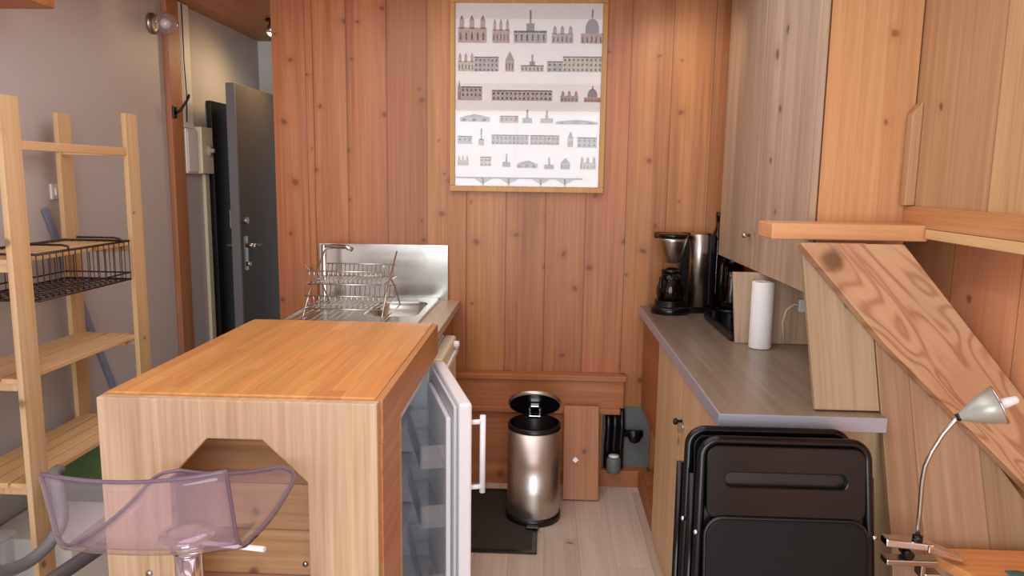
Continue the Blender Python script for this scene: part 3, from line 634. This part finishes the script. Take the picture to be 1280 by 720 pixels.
# sloping boards of the right corner:   Y = 2.0 + .39 (z - .915)
def sl(x, z, o=0.): return Vector((x, 2.0+.39*(z-.915)-o, z))
sn = Vector((0, 1, -.39)).normalized()
tag(MB().prism([sl(.746, 1.366, -.002), sl(.755, .921, -.002), sl(.929, .921, -.002), sl(.929, 1.366, -.002)], sn*.018).build('gusset_board', M['gusset'], loc=(.84, 2.0, .918), bevel=.002),
    'leaning pale board filling between worktop and plank shelf', 'board')
tag(MB().prism([sl(.932, 1.15), sl(.932, .60), sl(.90, .002), sl(1.296, .002), sl(1.296, .70), sl(1.02, 1.10)], sn*.02).build('sloped_cladding', M['lowclad'], loc=(1.25, 1.9, 0), bevel=.002),
    'sloping wooden boarding behind the silver clamp lamp', 'cladding')
cd_ = Vector((1, 0, -1)).normalized()
bm_ = MB().prism([sl(.727, 1.368, .042), sl(1.017, 1.368, .042), sl(1.297, .97, .042), sl(1.297, .735, .042), sl(.940, 1.102, .042)], sn*.036)
tag(bm_.build('diagonal_brace', M['figured'], loc=(1.1, 2.0, 1.0), bevel=.003), 'wide figured wooden brace running diagonally down from the plank shelf', 'brace')

# bench and things at the lower right
T = thing('corner_bench', 'small pine bench top at lower right carrying the clamp lamp', 'bench', (1.25, 1.5, 0))
MB().prism([(.985, 1.815, .59), (1.04, 1.69, .59), (1.10, 1.2, .59), (1.295, 1.2, .59), (1.295, 1.83, .59), (1.0, 1.83, .59)], (0, 0, .028)).build('bench_top', M['benchwood'], T, .004)
for x, y in ((1.13, 1.25), (1.26, 1.25), (1.10, 1.58), (1.26, 1.58)): MB().box(x-.02, x+.02, y-.02, y+.02, 0, .59).build('leg', M['benchwood'], T, .003)
g = [[(1.12+.03*i+.01*sin(j), 1.56+.035*j, .6195+.012*abs(sin(i*1.3+j))) for j in range(5)] for i in range(6)]
tag(MB().sheet(g, .003).build('folded_cloth', M['teal'], loc=(1.2, 1.6, .62)), 'teal cloth lying on the corner bench at the photo edge', 'cloth')
L = thing('clamp_lamp', 'silver gooseneck clamp lamp fixed on the corner bench', 'lamp', (.95, 1.78, .62))
b = MB().hexa([(.858, 1.755, .652), (.968, 1.74, .650), (.968, 1.785, .650), (.858, 1.79, .652), (.858, 1.755, .672), (.968, 1.74, .668), (.968, 1.785, .668), (.858, 1.79, .672)])
b.hexa([(.95, 1.735, .648), (1.04, 1.735, .628), (1.04, 1.775, .628), (.95, 1.79, .648), (.95, 1.735, .668), (1.04, 1.745, .637), (1.04, 1.77, .637), (.95, 1.79, .668)])
b.build('upper_jaw', M['chrome'], L, .004)
b = MB().box(.86, .985, 1.748, 1.785, .607, .622); b.box(.955, .995, 1.748, 1.785, .572, .588); b.box(.945, .958, 1.75, 1.783, .575, .62); b.build('lower_jaw', M['nickel'], L, .003)
b = MB().lathe((.915, 1.7475, .634), [(.011, 0), (.011, .04)], 14, (0, 1, 0)); b.build('spring', M['black'], L)
neck = [(.937, 1.765, .668), (.936, 1.765, .74), (.934, 1.764, .82), (.936, 1.762, .86), (.948, 1.76, .90), (.968, 1.757, .945), (.990, 1.753, .980), (1.0, 1.752, .99)]
MB().tube(neck, .0055, 10).build('gooseneck', M['nickel'], L)
MB().lathe((.937, 1.765, .668), [(.012, 0), (.012, .012), (.007, .014)], 14).build('collar', M['black'], L)
ax = Vector((.80, -.25, .42)).normalized(); h0 = Vector((1.0, 1.752, .99))
sh = MB().lathe(h0, [(.010, 0), (.016, .012), (.030, .04), (.046, .085), (.0445, .086), (.028, .042), (.012, .02), (0, .02)], 32, ax, cap=False).build('lampshade', M['shade'], L)
MB().lathe(h0-ax*.008, [(.009, 0), (.010, .012)], 14, ax).build('shade_collar', M['black'], sh)
b = MB().lathe(h0, [(.009, .03), (.011, .06), (.012, .10), (.009, .125), (0, .13)], 16, ax); b.build('bulb', M['whiteplastic'], sh)
MB().lathe(h0, [(.0455, .083), (.0475, .085), (.0475, .088), (.045, .088)], 32, ax, cap=False).build('rim', M['chrome'], sh)

# ------------------------------------------------------------------ folded black chairs
def fold_chair(label, dx, dy):
    o = thing('folding_chair', label, 'chair', (.61, 1.66, 0), 'folded black chairs')
    tilt = math.atan2(.15, .90); uy = Vector((0, sin(tilt), cos(tilt))); un = Vector((0, -cos(tilt), sin(tilt))); B0 = Vector((.618, 1.68, .012))
    def q(x, h, n): return B0+Vector((x, 0, 0))+uy*h+un*n
    loop = []
    for k in range(13): a = pi*k/24; loop.append((.205-.042+.042*sin(a), -.042+.889+.042*cos(a)))
    arc = [(-x, h) for x, h in loop[::-1]]+loop
    P0 = [(-.228, 0.0), (-.222, .3), (-.213, .6)]+arc+[(.213, .6), (.222, .3), (.228, 0.0)]
    MB().tube([q(x, h, .0) for x, h in P0], .0125, 10).build('back_frame', M['blackgloss'], o)
    n = 6
    MB().prism([q(x, .445+h, -.012) for x, h in rrect(.415, .86, .05, n)], un*.008).build('back_shell', M['black'], o, .002)
    ou = [(x, .787+h) for x, h in rrect(.392, .185, .03, n)]; inn = [(x, .795+h) for x, h in rrect(.30, .034, .016, n)]
    MB().ringplate([q(x, h, -.004) for x, h in ou], [q(x, h, -.004) for x, h in inn], un*.022).build('backrest', M['blackgloss'], o, .004)
    MB().prism([q(x, .795+h, -.010) for x, h in rrect(.335, .06, .016, n)], un*.005).build('slot_lining', M['blackmat'], o)
    s_ = MB().prism([q(x, .415+h, .006) for x, h in rrect(.40, .57, .045, n)], un*.026).build('seat', M['blackmat'], o, .008)
    MB().tube([q(x, .415+h, .022) for x, h in rrect(.40, .57, .045, n)], .005, 8, True).build('seat_piping', M['black'], s_)
    for sx_ in (-1, 1):
        MB().tube([q(sx_*.238, .0, -.03), (q(sx_*.232, .42, -.03)), q(sx_*.222, .80, -.025)], .0105, 10).build('rear_leg', M['blackgloss'], o)
        for h in (.22, .46, .66): MB().lathe(q(sx_*.220, h, .010), [(.007, 0), (.006, .006), (0, .008)], 12, un).build('rivet', M['chrome'], o)
    MB().tube([q(-.235, .10, -.03), q(.235, .10, -.03)], .009, 10).build('stretcher', M['blackgloss'], o)
    o.location = (.61+dx, 1.66+dy, 0); return o
fold_chair('front one of two folded black chairs, with padded seat and slotted back facing out', 0, 0)
fold_chair('rear one of two folded black chairs, mostly hidden behind the front one', -.018, .075)

# ------------------------------------------------------------------ bar stool
O = thing('bar_stool', 'clear violet acrylic bar stool on a chrome column before the island', 'stool', (-.738, 1.45, 0))
prof = []                                                     # side profile (y, z) from the backrest top to the front lip
for k in range(9): t_ = k/8; prof.append((1.262+.028*t_, 1.000-.125*t_))
for k in range(1, 7): a = radians(12+78*k/6); prof.append((1.352-.062*cos(a)+.0, .877-.055*sin(a)))
for k in range(1, 9): t_ = k/8; prof.append((1.352+.27*t_, +.822-.010*sin(pi*t_)+.012*t_*t_))
for k in range(1, 4): prof.append((1.622+.014*k, .834+.004*k))
grid = []; SR = radians(0)
NP = len(prof)
for i, (y, z) in enumerate(prof):
    row = []; f_ = i/(NP-1)
    endr = 1.0
    hw = .172
    for e_, rr in ((i, .04),):
        pass
    # rounded front corners and slightly flared back
    dend = sum(math.dist(prof[j], prof[j+1]) for j in range(i, NP-1))
    if dend < .05: hw = .172-.05+sqrt(max(0, .05**2-(.05-dend)**2))
    for j in range(15):
        v_ = -1+2*j/14
        bowl = .013*(1-v_*v_) if z < .9 else .013*(1-v_*v_)
        row.append((-.738+hw*v_, y-(.012*(1-v_*v_) if i < 9 else 0), z-bowl+.008*v_-.003))
    grid.append([(-.738+(p[0]+.738)*cos(SR)-(p[1]-1.45)*sin(SR), 1.45+(p[0]+.738)*sin(SR)+(p[1]-1.45)*cos(SR), p[2]) for p in row])
seat = MB().sheet(grid, .009).build('seat', M['acrylic'], O)
b = MB()
rim = [grid[0][j] for j in range(15)]+[grid[i][14] for i in range(1, NP)]+[grid[NP-1][j] for j in range(13, -1, -1)]+[grid[i][0] for i in range(NP-2, 0, -1)]
b.tube(rim, .004, 8, True); b.build('rim', M['acrylicedge'], seat)
b = MB().lathe((-.738, 1.45, 0), [(.055, .783), (.058, .787), (.03, .79)], 28); b.lathe((-.738, 1.45, 0), [(.031, .745), (.036, .75), (.036, .778), (.03, .783)], 24); b.build('swivel_plate', M['chrome'], O)
MB().lathe((-.738, 1.45, 0), [(.0275, .40), (.0275, .75)], 28).build('gas_column', M['chrome'], O)
MB().lathe((-.738, 1.45, 0), [(.034, .02), (.034, .41), (.029, .415)], 28).build('outer_column', M['chrome'], O)
MB().lathe((-.738, 1.45, 0), [(.20, 0), (.20, .008), (.17, .018), (.05, .035), (.036, .05), (0, .05)], 40).build('base', M['chrome'], O)
MB().tube([(-.705, 1.44, .772), (-.66, 1.42, .778), (-.61, 1.41, .781), (-.555, 1.40, .782)], [.005, .005, .006, .006], 10).build('lever', M['whiteplastic'], O)
b = MB(); b.tube([(-.738+.15*cos(a), 1.45-.10-.10*sin(a)+.10, .30) for a in [pi*k/16-.0 for k in range(17)]], .009, 10); b.tube([(-.77, 1.45, .30), (-.888, 1.45, .30)], .009); b.tube([(-.706, 1.45, .30), (-.588, 1.45, .30)], .009); b.build('footrest', M['chrome'], O)

# ------------------------------------------------------------------ pine shelving on the left
H = thing('shelving_unit', 'open pine shelving unit standing against the left plaster wall', 'shelf unit', (-1.72, 2.45, 0))
ya, yb_ = 2.115, 2.765; xf, xr = -1.57, -1.83; PD = .082
for x in (xf, xr):
    for y in (ya, yb_): MB().box(x-.009, x+.009, y, y+PD, 0, 1.755).build('post', M['post'], H, .002)
for y in (ya, yb_):
    for z in (1.60, 1.238, .874, .541, .12): MB().box(xr+.010, xf-.010, y+.012, y+.03, z, z+.03).build('rung', M['post'], H, .002)
def slat_shelf(z, y0=ya+.004, y1=yb_+PD-.045):
    b = MB()
    for k in range(4): x = xr+.011+k*.0625; b.box(x, x+.0535, y0, y1, z, z+.016)
    for y in (y0, y1-.10): b.box(xr+.022, xf-.03, y+.034, y+.05, z-.022, z)
    return b
for z in (1.262, .898, .565): slat_shelf(z).build('slatted_shelf', M['shelf'], H, .002)
b = MB().box(xf-.007, xf+.007, ya+PD+.001, yb_-.001, 1.600, 1.628); b.build('top_rail', M['shelf'], H, .002)
MB().box(xr-.007, xr+.007, ya+PD+.001, yb_-.001, 1.610, 1.64).build('top_rail', M['shelf'], H, .002)
b = MB(); b.prism([(-1.892, 2.74, 1.40), (-1.892, 2.775, 1.40), (-1.892, 3.15, .58), (-1.892, 3.115, .58)], (.004, 0, 0)); b.build('cross_brace', M['bluegrey'], H)
# near bay of the same unit reaches out of the picture
# wire basket hung under the second shelf
WB = thing('wire_basket', 'dark wire basket hooked under the upper shelf of the pine unit', 'basket', (-1.68, 2.43, 1.14))
b = MB(); x0, x1, y0, y1 = -1.80, -1.552, 2.205, 2.72
for z, r_ in ((1.284, .0045), (1.140, .004), (1.165, .003)): b.tube([(x0, y0, z), (x1, y0, z), (x1, y1, z), (x0, y1, z)], r_, 6, True)
for k in range(17):
    y = y0+(y1-y0)*k/16; b.tube([(x0, y, 1.284), (x0, y, 1.14), (x1, y, 1.14), (x1, y, 1.284)], .0018, 6)
for k in range(9):
    x = x0+(x1-x0)*k/8; b.tube([(x, y0, 1.284), (x, y0, 1.14), (x, y1, 1.14), (x, y1, 1.284)], .0018, 6)
b.build('mesh', M['darkwire'], WB)
for y in (2.36, 2.66):
    MB().tube([(x1, y, 1.284), (x1+.003, y, 1.296), (x1-.02, y, 1.300), (x1-.16, y, 1.300)], .004, 8).build('hook', M['darkwire'], WB)

# vacuum cleaner tube and hose, storage box, green carton
VC = thing('vacuum_cleaner', 'grey vacuum cleaner hose and tube in front of the pine shelving', 'vacuum cleaner', (-1.45, 1.95, 0))
hose = [(-1.52, 2.19, .60), (-1.505, 2.14, .605), (-1.465, 2.095, .58), (-1.452, 2.085, .49), (-1.462, 2.04, .435), (-1.475, 1.96, .415), (-1.48, 1.87, .435), (-1.48, 1.76, .48), (-1.48, 1.6, .44), (-1.46, 1.45, .30), (-1.45, 1.38, .20)]
def smooth(p, n=6):
    p = [Vector(q) for q in p]; out = []
    for i in range(len(p)-1):
        a, b0, c0, d0 = p[max(i-1, 0)], p[i], p[i+1], p[min(i+2, len(p)-1)]
        for k in range(n):
            t = k/n; out.append(.5*((2*b0)+(-a+c0)*t+(2*a-5*b0+4*c0-d0)*t*t+(-a+3*b0-3*c0+d0)*t**3))
    return out+[p[-1]]
hp = smooth(hose, 10)
MB().tube(hp, [.0175+.0016*(i % 2) for i in range(len(hp))], 12).build('hose', M['hosegrey'], VC)
MB().tube([(-1.36, 1.72, .40), (-1.34, 1.85, .42), (-1.30, 2.085, .425), (-1.16, 2.55, .42)], .021, 14).build('tube', M['wand'], VC)
b = MB().lathe((-1.45, 1.25, .16), [(0, -.2), (.1, -.17), (.14, -.08), (.15, .05), (.12, .17), (0, .2)], 28, (0, 1, 0), cap=False); b.build('body', M['wand'], VC)
for s_ in (-1, 1): MB().lathe((-1.45+s_*.14, 1.2, .075), [(.075, -.015), (.075, .015)], 24, (1, 0, 0)).build('wheel', M['black'], VC)
bx_ = thing('storage_box', 'milky plastic storage box by the left wall in front of the pine shelving', 'box', (-1.73, 2.3, 0))
b = MB(); x0, x1, y0, y1 = -1.88, -1.62, 1.95, 2.10
b.box(x0, x1, y0, y0+.004, .005, .42); b.box(x0, x1, y1-.004, y1, .005, .42); b.box(x0, x0+.004, y0+.004, y1-.004, .005, .42); b.box(x1-.004, x1, y0+.004, y1-.004, .005, .42); b.box(x0, x1, y0, y1, .0, .005)
b.build('tub', M['bin_box'], bx_)
MB().box(x0-.006, x1+.006, y0-.006, y1+.006, .421, .437).build('lid', M['bin_box'], bx_, .003)
tag(MB().box(-1.80, -1.60, 2.60, 2.76, .30, .53).build('green_carton', M['green'], loc=(-1.7, 2.68, .3), bevel=.003), 'green carton below the lowest shelf beside the island', 'carton')
tag(MB().box(-1.89, -1.58, 2.30, 2.77, 0, .299).build('storage_crate', M['white'], loc=(-1.7, 2.5, 0), bevel=.004), 'white crate on the floor under the green carton', 'crate')

# ------------------------------------------------------------------ left wall fittings
y = 2.835
sw = thing('light_switch', 'small white switch on the left wall behind the pine post', 'switch', (XL, y, 1.42))
MB().box(XL, XL+.010, y-.03, y+.03, 1.43, 1.49).build('plate', M['white'], sw, .003); MB().box(XL+.011, XL+.018, y-.015, y+.015, 1.445, 1.475).build('rocker', M['white'], sw, .002)
gl = thing('wall_lamp', 'round glass globe lamp high on the left wall beside the wooden post', 'lamp', (XL, 3.64, 2.24))
MB().lathe((XL+.001, 3.64, 2.245), [(.05, 0), (.05, .012), (.03, .02)], 24, (1, 0, 0)).build('mount', M['nickel'], gl)
MB().sphere((XL+.075, 3.64, 2.245), .053, 28).build('globe', M['globe'], gl)
MB().sphere((XL+.07, 3.64, 2.245), .025, 16).build('bulb', M['white'], gl)
ct = tag(MB().box(XL+.001, XL+.028, 3.868, 3.975, 1.772, 2.398).build('cable_trunking', M['white'], loc=(XL, 3.92, 1.77), bevel=.003), 'white vertical cable trunking above the switch box', 'trunking')
jb = thing('fuse_box', 'white electrical box at the foot of the cable trunking', 'electrical box', (XL, 3.94, 1.53))
MB().box(XL+.001, XL+.036, 3.864, 3.985, 1.535, 1.77).build('casing', M['white'], jb, .006); MB().box(XL+.037, XL+.042, 3.872, 3.977, 1.545, 1.76).build('cover', M['white'], jb, .003)
mb_ = thing('meter_box', 'cream electricity meter box between white box and black door', 'electrical box', (XL, 4.12, 1.53))
MB().box(XL+.001, XL+.055, 4.0, 4.14, 1.535, 1.785).build('casing', M['cream'], mb_, .006)
MB().lathe((XL+.056, 4.08, 1.66), [(.03, 0), (.03, .012), (.012, .014), (.012, .03), (0, .031)], 20, (1, 0, 0)).build('dial', M['lam'], mb_)
MB().box(XL+.001, XL+.02, 4.10, 4.15, 0, 1.533).build('conduit', M['cream'], mb_, .003)
hk = thing('coat_hook', 'black iron hook on the wooden post below the globe lamp', 'hook', (XL+.03, 3.76, 1.85))
MB().box(XL+.0305, XL+.038, 3.742, 3.778, 1.81, 1.87).build('plate', M['black'], hk, .003)
MB().tube([(XL+.038, 3.76, 1.835), (XL+.062, 3.765, 1.85), (XL+.085, 3.79, 1.90), (XL+.095, 3.80, 1.93)], [.008, .007, .006, .008], 10).build('prong', M['black'], hk)
wc = tag(MB().tube([(XL+.035, 3.885, 2.39), (XL+.035, 3.885, 2.1), (XL+.037, 3.89, 1.95), (XL+.035, 3.885, 1.80)], .003, 8).build('thin_cable', M['black'], loc=(XL, 3.87, 1.78)), 'thin dark cable running beside the white trunking', 'cable')
tag(MB().box(XL+.001, -1.68, 1.75, 2.59, 2.085, 2.12).build('wall_shelf', M['redh'], loc=(XL, 2.4, 2.13), bevel=.01), 'wooden board high on the left wall above the shelving', 'shelf')
sp_ = thing('ceiling_spotlight', 'small lit spotlight on the corridor ceiling', 'spotlight', (-1.555, 4.30, 2.4))
MB().lathe((-1.555, 4.30, 2.399), [(.03, 0), (.03, -.012), (.010, -.014), (.010, -.03)], 20).build('mount', M['black'], sp_)
MB().lathe((-1.555, 4.30, 2.368), [(.018, 0), (.03, -.045), (.028, -.045), (.016, -.005)], 20).build('shade', M['nickel'], sp_)
MB().sphere((-1.555, 4.30, 2.33), .022, 16).build('bulb', M['bulb'], sp_)
